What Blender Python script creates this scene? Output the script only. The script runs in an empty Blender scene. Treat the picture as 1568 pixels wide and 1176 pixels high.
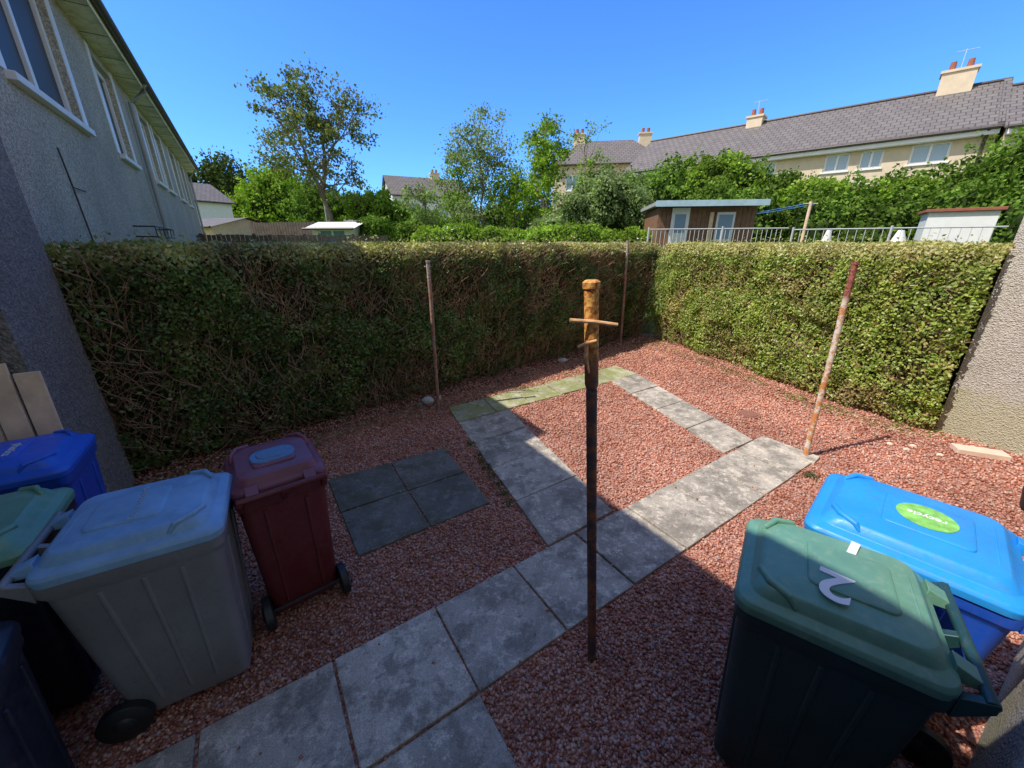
import bpy, math, random
import numpy as np
from mathutils import Vector, noise as mn
random.seed(7); rng=np.random.default_rng(7)
R=math.radians
scene=bpy.context.scene
scene.view_settings.view_transform='Standard'
scene.view_settings.look='None'
scene.view_settings.exposure=0

# ------------------------------------------------------------------ helpers
class MB:
    def __init__(s): s.v=[]; s.f=[]; s.m=[]
    def add(s,vs,fs,mi=0):
        o=len(s.v); s.v+= [tuple(v) for v in vs]; s.f+=[tuple(i+o for i in f) for f in fs]; s.m+=[mi]*len(fs)
    def hexa(s,p,mi=0):   # p: 4 bottom ccw, 4 top ccw
        s.add(p,[(3,2,1,0),(4,5,6,7),(0,1,5,4),(1,2,6,5),(2,3,7,6),(3,0,4,7)],mi)
    def box(s,o,ax,ay,az,mi=0):   # corner + 3 edge vectors
        o,ax,ay,az=Vector(o),Vector(ax),Vector(ay),Vector(az)
        s.hexa([o,o+ax,o+ax+ay,o+ay,o+az,o+ax+az,o+ax+ay+az,o+ay+az],mi)
    def cbox(s,c,sx,sy,sz,ang=0,mi=0):
        ca,sa=math.cos(ang),math.sin(ang)
        ax=Vector((ca*sx,sa*sx,0)); ay=Vector((-sa*sy,ca*sy,0)); az=Vector((0,0,sz))
        s.box(Vector(c)-ax/2-ay/2-az/2,ax,ay,az,mi)
    def quad(s,a,b,c,d,mi=0): s.add([a,b,c,d],[(0,1,2,3)],mi)
    def tube(s,pts,rad,n=8,mi=0,cap=True):
        pts=[Vector(p) for p in pts]; rings=[]
        for i,p in enumerate(pts):
            a=pts[max(i-1,0)]; b=pts[min(i+1,len(pts)-1)]
            t=(b-a).normalized(); u=t.orthogonal().normalized()
            if abs(t.z)<.9: u=t.cross(Vector((0,0,1))).normalized()
            else: u=(Vector((1,0,0))-t*t.x).normalized()
            w=t.cross(u)
            r=rad[i] if isinstance(rad,(list,tuple)) else rad
            rings.append([p+u*r*math.cos(2*math.pi*k/n)+w*r*math.sin(2*math.pi*k/n) for k in range(n)])
        vs=[v for r_ in rings for v in r_]; fs=[]
        for i in range(len(pts)-1):
            for k in range(n):
                fs.append((i*n+k,i*n+(k+1)%n,(i+1)*n+(k+1)%n,(i+1)*n+k))
        if cap: fs.append(tuple(range(n-1,-1,-1))); fs.append(tuple((len(pts)-1)*n+k for k in range(n)))
        s.add(vs,fs,mi)
    def loft(s,secs,mi=0,cap0=True,cap1=True):
        n=len(secs[0]); vs=[v for q in secs for v in q]; fs=[]
        for i in range(len(secs)-1):
            for k in range(n): fs.append((i*n+k,i*n+(k+1)%n,(i+1)*n+(k+1)%n,(i+1)*n+k))
        if cap0: fs.append(tuple(range(n-1,-1,-1)))
        if cap1: fs.append(tuple((len(secs)-1)*n+k for k in range(n)))
        s.add(vs,fs,mi)
    def obj(s,name,mats,parent=None,smooth=None,bevel=0):
        me=bpy.data.meshes.new(name); me.from_pydata(s.v,[],s.f)
        if not isinstance(mats,(list,tuple)): mats=[mats]
        for m in mats: me.materials.append(m)
        me.polygons.foreach_set('material_index',s.m); me.update()
        if smooth:
            me.shade_smooth(); me.set_sharp_from_angle(angle=R(smooth))
        o=bpy.data.objects.new(name,me); scene.collection.objects.link(o)
        if parent: o.parent=parent
        if bevel:
            b=o.modifiers.new('bevel','BEVEL'); b.width=bevel; b.segments=2; b.limit_method='ANGLE'; b.angle_limit=R(30)
        return o
def empty(name,loc=(0,0,0),rz=0):
    e=bpy.data.objects.new(name,None); e.location=loc; e.rotation_euler=(0,0,rz); e.empty_display_size=.2
    scene.collection.objects.link(e); return e
def np_mesh(name,V,F,mat,parent=None,smooth=False):
    me=bpy.data.meshes.new(name); k=F.shape[1]
    me.vertices.add(len(V)); me.vertices.foreach_set('co',V.astype(np.float32).ravel())
    me.loops.add(F.size); me.loops.foreach_set('vertex_index',F.astype(np.int32).ravel())
    me.polygons.add(len(F)); me.polygons.foreach_set('loop_start',np.arange(0,F.size,k,dtype=np.int32))
    me.materials.append(mat); me.update(calc_edges=True)
    if smooth: me.shade_smooth()
    o=bpy.data.objects.new(name,me); scene.collection.objects.link(o)
    if parent: o.parent=parent
    return o
def unit(a): return a/np.maximum(np.linalg.norm(a,axis=1,keepdims=True),1e-9)
def leaves(name,P,size,mat,parent=None,N=None,bias=0.,aspect=.6,fold=True):
    n=len(P); nr=rng.normal(size=(n,3))
    if N is not None: nr=nr*1.0+N*bias
    nr=unit(nr); t=unit(np.cross(nr,rng.normal(size=(n,3)))); b=np.cross(nr,t)
    s=(size*(.6+.8*rng.random(n)))[:,None]
    V=np.empty((n,4,3)); V[:,0]=P+t*s*.5; V[:,1]=P+b*s*aspect*.5+t*s*.06; V[:,2]=P-t*s*.5; V[:,3]=P-b*s*aspect*.5+t*s*.06
    F=np.arange(n*4).reshape(n,4)
    return np_mesh(name,V.reshape(-1,3),F,mat,parent)
def vnoise(P,sc,off=0):
    return np.array([mn.noise((p[0]*sc+off,p[1]*sc+off*.7,p[2]*sc-off)) for p in P])

# ------------------------------------------------------------------ materials
def newmat(name):
    m=bpy.data.materials.new(name); m.use_nodes=True; nt=m.node_tree
    return m,nt,nt.nodes,nt.links,nt.nodes['Principled BSDF']
def pos(nt,scale=1.):
    g=nt.nodes.new('ShaderNodeNewGeometry'); return g.outputs['Position']
def tex(nt,kind,scale,src,**kw):
    n=nt.nodes.new(kind); n.inputs['Scale'].default_value=scale
    for k,v in kw.items():
        if k in n.inputs: n.inputs[k].default_value=v
        else: setattr(n,k,v)
    nt.links.new(src,n.inputs['Vector']); return n
def ramp(nt,src,stops,interp='LINEAR'):
    r=nt.nodes.new('ShaderNodeValToRGB'); r.color_ramp.interpolation=interp
    while len(r.color_ramp.elements)<len(stops): r.color_ramp.elements.new(.5)
    for e,(p,c) in zip(r.color_ramp.elements,stops):
        e.position=p; e.color=(c[0],c[1],c[2],1) if not isinstance(c,(int,float)) else (c,c,c,1)
    nt.links.new(src,r.inputs[0]); return r.outputs[0]
def mix(nt,fac,a,b,mode='MIX'):
    m=nt.nodes.new('ShaderNodeMix'); m.data_type='RGBA'; m.blend_type=mode
    for sock,v in ((m.inputs[0],fac),(m.inputs[6],a),(m.inputs[7],b)):
        if isinstance(v,(int,float)): sock.default_value=v
        elif isinstance(v,tuple): sock.default_value=(v[0],v[1],v[2],1)
        else: nt.links.new(v,sock)
    return m.outputs[2]
def bump(nt,h,strength,dist,bsdf):
    b=nt.nodes.new('ShaderNodeBump'); b.inputs['Strength'].default_value=strength; b.inputs['Distance'].default_value=dist
    nt.links.new(h,b.inputs['Height']); nt.links.new(b.outputs[0],bsdf.inputs['Normal'])
def island(nt):
    return nt.nodes.new('ShaderNodeNewGeometry').outputs['Random Per Island']
def diffuse(nt,c):
    d=nt.nodes.new('ShaderNodeBsdfDiffuse'); nt.links.new(c,d.inputs[0]); nt.links.new(d.outputs[0],nt.nodes['Material Output'].inputs[0])
    nt.nodes.remove(nt.nodes['Principled BSDF']); return d

def m_plain(name,col,rough=.6,var=.12,nscale=6,metal=0,dirt=None,bmp=0,bscale=200):
    m,nt,N,L,B=newmat(name); p=pos(nt)
    n=tex(nt,'ShaderNodeTexNoise',nscale,p,Detail=3.,Roughness=.65)
    a=tuple(c*(1-var) for c in col); b=tuple(min(1,c*(1+var)) for c in col)
    c=ramp(nt,n.outputs['Fac'],[(.3,a),(.7,b)])
    if dirt:
        n2=tex(nt,'ShaderNodeTexNoise',nscale*.7+3,p,Detail=4.,Roughness=.75)
        c=mix(nt,ramp(nt,n2.outputs['Fac'],[(.5,0.),(.72,.8)]),c,dirt)
    if rough>=.85 and not bmp: diffuse(nt,c); return m
    L.new(c,B.inputs['Base Color']); B.inputs['Roughness'].default_value=rough; B.inputs['Metallic'].default_value=metal
    if bmp:
        n3=tex(nt,'ShaderNodeTexNoise',bscale,p,Detail=1.); bump(nt,n3.outputs['Fac'],bmp,.004,B)
    return m
def m_leaf(name,stops,transl=.3,rough=.42,clump=1.2,lo=.6,hi=1.35,brown=None,browns=.6,brange=(.52,.68),top=None,gloss=False):
    m,nt,N,L,B=newmat(name); p=pos(nt)
    isl=island(nt)
    c=ramp(nt,isl,stops)
    n=tex(nt,'ShaderNodeTexNoise',clump,p,Detail=1.)
    if brown:
        n2=tex(nt,'ShaderNodeTexNoise',browns,p,Detail=3.,Roughness=.7)
        br=mix(nt,isl,brown[0],brown[1])
        c=mix(nt,ramp(nt,n2.outputs['Fac'],[(brange[0],0.),(brange[1],.85)]),c,br)
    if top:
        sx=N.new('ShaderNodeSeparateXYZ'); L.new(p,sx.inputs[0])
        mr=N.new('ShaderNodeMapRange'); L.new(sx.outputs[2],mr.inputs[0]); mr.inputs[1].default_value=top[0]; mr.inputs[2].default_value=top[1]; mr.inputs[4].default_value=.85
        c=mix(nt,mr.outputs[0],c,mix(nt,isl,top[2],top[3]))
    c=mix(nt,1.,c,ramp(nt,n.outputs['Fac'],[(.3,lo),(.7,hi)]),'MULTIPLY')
    if gloss:
        L.new(c,B.inputs['Base Color']); B.inputs['Roughness'].default_value=rough; src=B.outputs[0]
    else:
        src=diffuse(nt,c).outputs[0]
    if transl:
        t=N.new('ShaderNodeBsdfTranslucent'); L.new(mix(nt,1.,c,(1.3,1.5,.6),'MULTIPLY'),t.inputs['Color'])
        ms=N.new('ShaderNodeMixShader'); ms.inputs[0].default_value=transl
        L.new(src,ms.inputs[1]); L.new(t.outputs[0],ms.inputs[2]); L.new(ms.outputs[0],N['Material Output'].inputs[0])
    return m
def m_roughcast(name,c1,c2,moss=False,scale=75):
    m,nt,N,L,B=newmat(name); p=pos(nt)
    v=tex(nt,'ShaderNodeTexVoronoi',scale,p); n=tex(nt,'ShaderNodeTexNoise',scale*.5,p,Detail=1.)
    c=ramp(nt,n.outputs['Fac'],[(.38,c1),(.62,c2)])
    n2=tex(nt,'ShaderNodeTexNoise',.8,p,Detail=4.,Roughness=.7)
    c=mix(nt,1.,c,ramp(nt,n2.outputs['Fac'],[(.3,.72),(.7,1.1)]),'MULTIPLY')
    c=mix(nt,ramp(nt,v.outputs['Distance'],[(.0,.0),(.6,.5)]),c,tuple(x*.35 for x in c1))
    if moss:
        sx=N.new('ShaderNodeSeparateXYZ'); L.new(p,sx.inputs[0])
        n3=tex(nt,'ShaderNodeTexNoise',5,p,Detail=4.)
        ad=N.new('ShaderNodeMath'); ad.operation='MULTIPLY_ADD'; L.new(n3.outputs['Fac'],ad.inputs[0]); ad.inputs[1].default_value=-.9; L.new(sx.outputs[2],ad.inputs[2])
        c=mix(nt,ramp(nt,ad.outputs[0],[(0.,.5),(.15,0.)]),c,(.42,.39,.2))
    L.new(c,B.inputs['Base Color']); B.inputs['Roughness'].default_value=.95
    mm=N.new('ShaderNodeMath'); mm.operation='ADD'; L.new(v.outputs['Distance'],mm.inputs[0]); L.new(n.outputs['Fac'],mm.inputs[1])
    bump(nt,mm.outputs[0],.9,.012,B)
    return m

M={}
# gravel
CH=[(0.,(.33,.115,.075)),(.35,(.52,.215,.145)),(.7,(.66,.325,.22)),(.9,(.72,.47,.36)),(1.,(.4,.3,.28))]
m,nt,N,L,B=newmat('red_gravel'); p=pos(nt)
v=tex(nt,'ShaderNodeTexVoronoi',62,p); n=tex(nt,'ShaderNodeTexNoise',.9,p,Detail=3.)
sep=N.new('ShaderNodeSeparateColor'); L.new(v.outputs['Color'],sep.inputs[0])
c=ramp(nt,sep.outputs[0],CH)
c=mix(nt,1.,c,ramp(nt,n.outputs['Fac'],[(.3,.75),(.7,1.12)]),'MULTIPLY')
c=mix(nt,ramp(nt,v.outputs['Distance'],[(.35,0.),(.75,.75)]),c,(.1,.04,.03))
L.new(c,B.inputs['Base Color']); B.inputs['Roughness'].default_value=.9; bump(nt,v.outputs['Distance'],-1.,.012,B)
M['gravel']=m
m,nt,N,L,B=newmat('gravel_chips'); p=pos(nt); n=tex(nt,'ShaderNodeTexNoise',.9,p,Detail=2.)
c=ramp(nt,island(nt),CH)
c=mix(nt,1.,c,ramp(nt,n.outputs['Fac'],[(.3,.75),(.7,1.12)]),'MULTIPLY')
diffuse(nt,c); M['chips']=m
# slabs
def m_slab(name,base,moss,stain):
    m,nt,N,L,B=newmat(name); p=pos(nt)
    n=tex(nt,'ShaderNodeTexNoise',2.2,p,Detail=6.,Roughness=.7); n2=tex(nt,'ShaderNodeTexNoise',14,p,Detail=5.,Roughness=.8)
    n3=tex(nt,'ShaderNodeTexNoise',170,p,Detail=1.)
    c=ramp(nt,n.outputs['Fac'],[(.32,tuple(x*.55 for x in base)),(.5,base),(.68,tuple(x*1.25 for x in base))])
    c=mix(nt,1.,c,ramp(nt,island(nt),[(0.,.76),(1.,1.12)]),'MULTIPLY')
    c=mix(nt,ramp(nt,n2.outputs['Fac'],[(.52,0.),(.59,stain)]),c,tuple(min(.8,x*1.7) for x in base))
    n5=tex(nt,'ShaderNodeTexNoise',5.,p,Detail=6.,Roughness=.75)
    c=mix(nt,ramp(nt,n5.outputs['Fac'],[(.49,0.),(.59,min(1,stain*1.2))]),c,tuple(x*.42 for x in base))
    if moss:
        c=mix(nt,ramp(nt,n5.outputs['Fac'],[(.40,0.),(.58,moss)]),c,(.27,.29,.08))
    c=mix(nt,1.,c,ramp(nt,n3.outputs['Fac'],[(.35,.78),(.65,1.15)]),'MULTIPLY')
    L.new(c,B.inputs['Base Color']); B.inputs['Roughness'].default_value=.9
    bump(nt,n3.outputs['Fac'],.5,.004,B); return m
M['slab']=m_slab('concrete_slab',(.47,.41,.33),0,.6)
M['slabmoss']=m_slab('mossy_slab',(.42,.39,.27),.85,.4)
M['slabdark']=m_slab('dark_slab',(.15,.14,.125),.12,.6)
M['soil']=m_plain('soil',(.13,.07,.045),.95,.35,14)
M['grass']=m_plain('grass_ground',(.1,.16,.04),.95,.4,2)
M['rough_far']=m_roughcast('roughcast_grey',(.54,.48,.37),(.88,.81,.67))
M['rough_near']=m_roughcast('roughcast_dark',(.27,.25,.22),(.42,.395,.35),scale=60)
M['rough_cream']=m_roughcast('roughcast_cream',(.66,.59,.5),(.82,.76,.67),moss=True)
M['cream']=m_plain('cream_render',(.68,.56,.42),.9,.08,3)
M['white']=m_plain('white_paint',(.8,.8,.78),.45,.05,5)
M['upvc']=m_plain('white_upvc',(.85,.85,.84),.3,.03,5)
M['soffit']=m_plain('soffit_board',(.88,.81,.58),.7,.2,4,dirt=(.5,.46,.3))
M['gutter']=m_plain('dark_gutter',(.055,.042,.038),.5,.2,8)
M['pipe']=m_plain('grey_pipe',(.36,.37,.36),.5,.1,5)
M['wood']=m_plain('pale_timber',(.78,.58,.38),.7,.15,9)
M['shedwood']=m_plain('brown_timber',(.22,.115,.065),.7,.25,8)
M['fence']=m_plain('dark_fence',(.12,.09,.075),.8,.3,5)
M['bark']=m_plain('bark',(.2,.16,.125),.9,.35,12)
M['twig']=m_plain('twigs',(.38,.25,.16),.85,.35,10)
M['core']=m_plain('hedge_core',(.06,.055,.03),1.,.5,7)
M['greencore']=m_plain('shrub_core',(.03,.05,.014),1.,.4,3)
M['rail']=m_plain('galvanised',(.5,.51,.52),.45,.1,9)
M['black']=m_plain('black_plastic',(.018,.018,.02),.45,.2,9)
M['stone']=m_plain('pale_stone',(.5,.49,.46),.85,.2,20)
M['peach']=m_plain('peach_concrete',(.74,.56,.43),.85,.12,9)
M['terracotta']=m_plain('chimney_pot',(.3,.1,.06),.8,.15,9)
M['rope']=m_plain('blue_rope',(.05,.2,.5),.7,.1,9)
M['iron']=m_plain('iron_cover',(.28,.12,.085),.8,.2,30)
m,nt,N,L,B=newmat('window_glass'); B.inputs['Base Color'].default_value=(.42,.43,.42,1); B.inputs['Roughness'].default_value=.04; B.inputs['Specular IOR Level'].default_value=1.; M['glass']=m
m,nt,N,L,B=newmat('window_glass_blue'); B.inputs['Base Color'].default_value=(.2,.33,.45,1); B.inputs['Roughness'].default_value=.05; B.inputs['Specular IOR Level'].default_value=1.; M['glassb']=m
def m_pole(name,paint,rust,top,z1,z2,amt=(.45,.6)):
    m,nt,N,L,B=newmat(name); p=pos(nt)
    n=tex(nt,'ShaderNodeTexNoise',11,p,Detail=6.,Roughness=.75); n2=tex(nt,'ShaderNodeTexNoise',60,p,Detail=3.)
    c=mix(nt,ramp(nt,n.outputs['Fac'],[(amt[0],0.),(amt[1],1.)]),paint,rust)
    sx=N.new('ShaderNodeSeparateXYZ'); L.new(p,sx.inputs[0])
    mr=N.new('ShaderNodeMapRange'); L.new(sx.outputs[2],mr.inputs[0]); mr.inputs[1].default_value=z1; mr.inputs[2].default_value=z2
    tc=mix(nt,ramp(nt,n2.outputs['Fac'],[(.42,0.),(.6,1.)]),top,(top[0]*.5,top[1]*.3,top[2]*.3))
    c=mix(nt,mr.outputs[0],c,tc)
    L.new(c,B.inputs['Base Color']); B.inputs['Roughness'].default_value=.75; bump(nt,n2.outputs['Fac'],.8,.004,B); return m
M['pole1']=m_pole('rusty_dark_pole',(.09,.065,.07),(.34,.12,.05),(.8,.42,.1),1.72,1.8,(.46,.58))
M['pole2']=m_pole('rusty_pole',(.72,.66,.56),(.6,.24,.07),(.4,.15,.1),1.68,1.74,(.45,.53))
M['pole3']=m_pole('brown_pole',(.34,.25,.19),(.32,.13,.08),(.5,.46,.38),1.7,1.8,(.42,.55))
M['rust']=m_plain('rust',(.75,.42,.2),.8,.3,40)
# tiles
m,nt,N,L,B=newmat('roof_tiles'); g=N.new('ShaderNodeTexCoord')
br=N.new('ShaderNodeTexBrick'); L.new(g.outputs['UV'],br.inputs['Vector'])
br.inputs['Color1'].default_value=(.15,.13,.125,1); br.inputs['Color2'].default_value=(.19,.165,.155,1); br.inputs['Mortar'].default_value=(.06,.054,.05,1)
br.inputs['Scale'].default_value=1.; br.inputs['Brick Width'].default_value=.33; br.inputs['Row Height'].default_value=.3; br.inputs['Mortar Size'].default_value=.02
L.new(br.outputs['Color'],B.inputs['Base Color']); B.inputs['Roughness'].default_value=.75
M['tiles']=m
def plastic(name,col,fade=.15,dirt=None,rough=.42):
    m,nt,N,L,B=newmat(name); p=pos(nt)
    n=tex(nt,'ShaderNodeTexNoise',3.5,p,Detail=5.,Roughness=.7); n2=tex(nt,'ShaderNodeTexNoise',28,p,Detail=6.,Roughness=.8)
    c=ramp(nt,n.outputs['Fac'],[(.3,tuple(x*(1-fade) for x in col)),(.7,tuple(min(1,x*(1+fade)+fade*.05) for x in col))])
    d=dirt or tuple(x*.5+.05 for x in col)
    c=mix(nt,ramp(nt,n2.outputs['Fac'],[(.51,0.),(.66,.65)]),c,d)
    L.new(c,B.inputs['Base Color']); L.new(ramp(nt,n2.outputs['Fac'],[(.3,rough-.18),(.7,rough+.18)]),B.inputs['Roughness'])
    return m
M['bin_grey']=plastic('grey_bin_plastic',(.2,.205,.215)); M['lid_ltblue']=plastic('pale_blue_lid',(.2,.38,.6),.25,(.32,.42,.5))
M['bin_maroon']=plastic('maroon_plastic',(.12,.012,.015)); M['lid_maroon']=plastic('maroon_lid',(.2,.055,.08),.2)
M['bin_green']=plastic('dark_green_plastic',(.013,.055,.055)); M['lid_green']=plastic('green_lid',(.13,.30,.21),.15,(.24,.34,.25))
M['lid_blue']=plastic('blue_lid',(.02,.31,.78),.1); M['bin_blue']=plastic('blue_plastic',(.014,.09,.55)); M['lid_dblue']=plastic('dark_blue_lid',(.02,.13,.68))
M['bin_navy']=plastic('navy_plastic',(.01,.016,.035)); M['decal_b']=plastic('lid_badge',(.11,.2,.34))
M['sticker']=m_plain('green_sticker',(.25,.58,.12),.5,.35,22); M['num']=m_plain('white_number',(.8,.8,.78),.6,.05,30)
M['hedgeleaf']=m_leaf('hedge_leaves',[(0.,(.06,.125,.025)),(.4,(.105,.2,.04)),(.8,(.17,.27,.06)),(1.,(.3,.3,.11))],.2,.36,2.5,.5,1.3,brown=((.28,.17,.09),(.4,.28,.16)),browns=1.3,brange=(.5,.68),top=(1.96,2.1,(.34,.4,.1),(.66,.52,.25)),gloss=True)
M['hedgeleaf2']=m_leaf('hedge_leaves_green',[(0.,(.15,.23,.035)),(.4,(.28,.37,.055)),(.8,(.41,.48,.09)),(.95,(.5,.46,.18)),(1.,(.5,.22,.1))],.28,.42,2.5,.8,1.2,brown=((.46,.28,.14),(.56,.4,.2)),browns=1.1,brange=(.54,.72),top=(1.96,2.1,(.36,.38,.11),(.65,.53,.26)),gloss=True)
M['lf_mid']=m_leaf('leaves_mid',[(0.,(.07,.14,.022)),(.6,(.15,.25,.04)),(1.,(.23,.32,.07))],.3,.5,.8)
M['lf_bright']=m_leaf('leaves_bright',[(0.,(.14,.24,.028)),(.6,(.24,.37,.05)),(1.,(.34,.43,.08))],.35,.5,1.)
M['lf_dark']=m_leaf('leaves_dark',[(0.,(.04,.075,.022)),(.6,(.085,.13,.04)),(1.,(.15,.16,.07))],.2,.6,.5)
M['lf_olive']=m_leaf('leaves_olive',[(0.,(.08,.12,.04)),(.5,(.15,.2,.07)),(.85,(.24,.25,.11)),(1.,(.3,.2,.1))],.35,.45,.9)
M['lf_silver']=m_leaf('leaves_silver',[(0.,(.14,.2,.075)),(.6,(.25,.33,.13)),(1.,(.36,.42,.21))],.3,.5,1.2)

# ------------------------------------------------------------------ frames of reference
e=Vector((-.5505,.8348,0)); n=Vector((.8348,.5505,0))       # left house: along, outward normal
def W(pp,s,z=0): return n*pp+e*s+Vector((0,0,z))
GUT_Z=5.2

# ------------------------------------------------------------------ ground
def sstep(a,b,x):
    t=np.clip((x-a)/(b-a),0,1); return t*t*(3-2*t)
K=90; tt=np.linspace(-1,1,2*K+1); cx=np.sign(tt)*np.abs(tt)**2.3*350
X,Y=np.meshgrid(cx,cx); rr_=np.hypot(X,Y); Z=1.6*sstep(11.,12.9,rr_)*(Y>-20)
V=np.stack([X.ravel(),Y.ravel(),Z.ravel()],1); w=2*K+1
i=np.arange(w-1); I,J=np.meshgrid(i,i); a=(J*w+I).ravel()
np_mesh('ground',V,np.stack([a,a+1,a+1+w,a+w],1),M['grass'],smooth=True)
garden=[W(-2.2,-1.2)[:2],(0.9,-.2),(2.34,1.0),(5.9,3.0),(5.6,5.2),(5.2,8),(4.2,10.),(2.5,9.8),(0,7.7),(-2.,6.),(-4.1,4.0),W(-2.2,4.4)[:2]]
mb=MB(); mb.add([(x,y,.006) for x,y in garden],[tuple(range(len(garden)))]); mb.obj('gravel_ground',M['gravel'])

# ------------------------------------------------------------------ paving
slabs=[]
def strip(mb,a0,a1,b0,b1,k,z=.03,mi=0,cols=1):
    A0,A1,B0,B1=[Vector((q[0],q[1],0)) for q in (a0,a1,b0,b1)]
    for i in range(k):
        for c in range(cols):
            t0,t1=i/k,(i+1)/k; u0,u1=c/cols,(c+1)/cols
            def P(t,u): return A0.lerp(A1,t).lerp(B0.lerp(B1,t),u)
            q=[P(t0,u0),P(t1,u0),P(t1,u1),P(t0,u1)]; cc=sum(q,Vector())/4
            slabs.append([(v.x,v.y) for v in q])
            q=[cc+(v-cc)*(1-.010/(v-cc).length*1.0)+Vector((random.gauss(0,.0025),random.gauss(0,.0025),0)) for v in q]
            if (q[1]-q[0]).cross(q[2]-q[0]).z<0: q=q[::-1]
            zz=z+random.uniform(-.005,.005); sl=Vector((random.uniform(-.008,.008),random.uniform(-.008,.008),0))
            top=[v+Vector((0,0,zz+sl.dot(v-cc))) for v in q]; bot=[v+Vector((0,0,-.03)) for v in q]
            mb.hexa(bot+top,mi)
d1=Vector((.834,.552,0)); S0=Vector((.004,2.147,0)); nr=Vector((.552,-.834,0))*.6
mb=MB()
La=S0-d1*2.4; 
strip(mb,La,S0+d1*3.6,La+nr,S0+d1*3.6+nr,10)
strip(mb,S0+d1*3.6,Vector((2.85,4.02,0))+d1*.02,S0+d1*3.6+nr,(3.18,3.5,0),1)
strip(mb,La+nr+d1*.0,S0-d1*.6+nr,La+nr*2,S0-d1*.6+nr*2,3)
strip(mb,La+nr*2+d1*.6,S0-d1*.6+nr*2,La+nr*3+d1*.6,S0-d1*.6+nr*3,2)
strip(mb,(.27,2.33),(-.70,4.5),(.875,2.735),(-.04,4.93),4)
strip(mb,(1.66,6.1),(2.345,3.72),(2.22,6.45),(2.85,4.03),4)
strip(mb,(-.9,4.98),(1.95,6.93),(-.70,4.5),(2.22,6.45),6,mi=1)
mb.obj('paving_path',[M['slab'],M['slabmoss']],bevel=.006)
mb=MB(); strip(mb,(-1.81,3.21),(-.773,3.854),(-1.14,2.23),(-.19,2.87),2,cols=2,z=.026); mb.obj('paving_patch',M['slabdark'],bevel=.006)

# gravel chips
def inpoly(P,poly):
    x,y=P[:,0],P[:,1]; ins=np.zeros(len(P),bool); j=len(poly)-1
    for i in range(len(poly)):
        xi,yi=poly[i][0],poly[i][1]; xj,yj=poly[j][0],poly[j][1]
        c=((yi>y)!=(yj>y))&(x<(xj-xi)*(y-yi)/(yj-yi+1e-12)+xi); ins^=c; j=i
    return ins
N0=330000
Rr=.5+9.5*rng.random(N0)**1.0; th=rng.uniform(R(5),R(178),N0); P=np.stack([Rr*np.cos(th),Rr*np.sin(th)],1)
ok=inpoly(P,garden)
for q in slabs: 
    cxy=np.mean(np.array(q),0); inner=[tuple(cxy+(np.array(v_)-cxy)*.93) for v_ in q]
    hit=inpoly(P,q); inn=inpoly(P,inner); ok&=~(hit&(rng.random(N0)<np.where(inn,.9988,.96)))
P=P[ok][:105000]; n0=len(P)
onslab=np.zeros(n0,bool)
for q in slabs: onslab|=inpoly(P,q)
r=(.0075+.0075*rng.random(n0)); dd=np.hypot(P[:,0],P[:,1]); r*=1+.12*np.clip(dd-3,0,6); r=np.where(onslab,r*.7,r)
base=np.array([[1,0,0],[0,1,0],[-1,0,0],[0,-1,0],[0,0,.75],[0,0,-.6]],float)
V=base[None]*r[:,None,None]*rng.uniform(.65,1.25,(n0,6,1))
ang=rng.uniform(0,2*np.pi,n0); ca,sa=np.cos(ang)[:,None],np.sin(ang)[:,None]
til=rng.normal(0,.5,n0)[:,None]; ct,st=np.cos(til),np.sin(til)
x,y,z=V[...,0],V[...,1],V[...,2]; y,z=y*ct-z*st,y*st+z*ct; x,y=x*ca-y*sa,x*sa+y*ca
zc=np.where(onslab,.036,.006+r*rng.uniform(0.,.9,n0))
V=np.stack([x+P[:,0:1],y+P[:,1:2],z+zc[:,None]],-1)
F0=np.array([[0,1,4],[1,2,4],[2,3,4],[3,0,4],[1,0,5],[2,1,5],[3,2,5],[0,3,5]])
F=(F0[None]+6*np.arange(n0)[:,None,None]).reshape(-1,3)
np_mesh('gravel_stones',V.reshape(-1,3),F,M['chips'])

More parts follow.
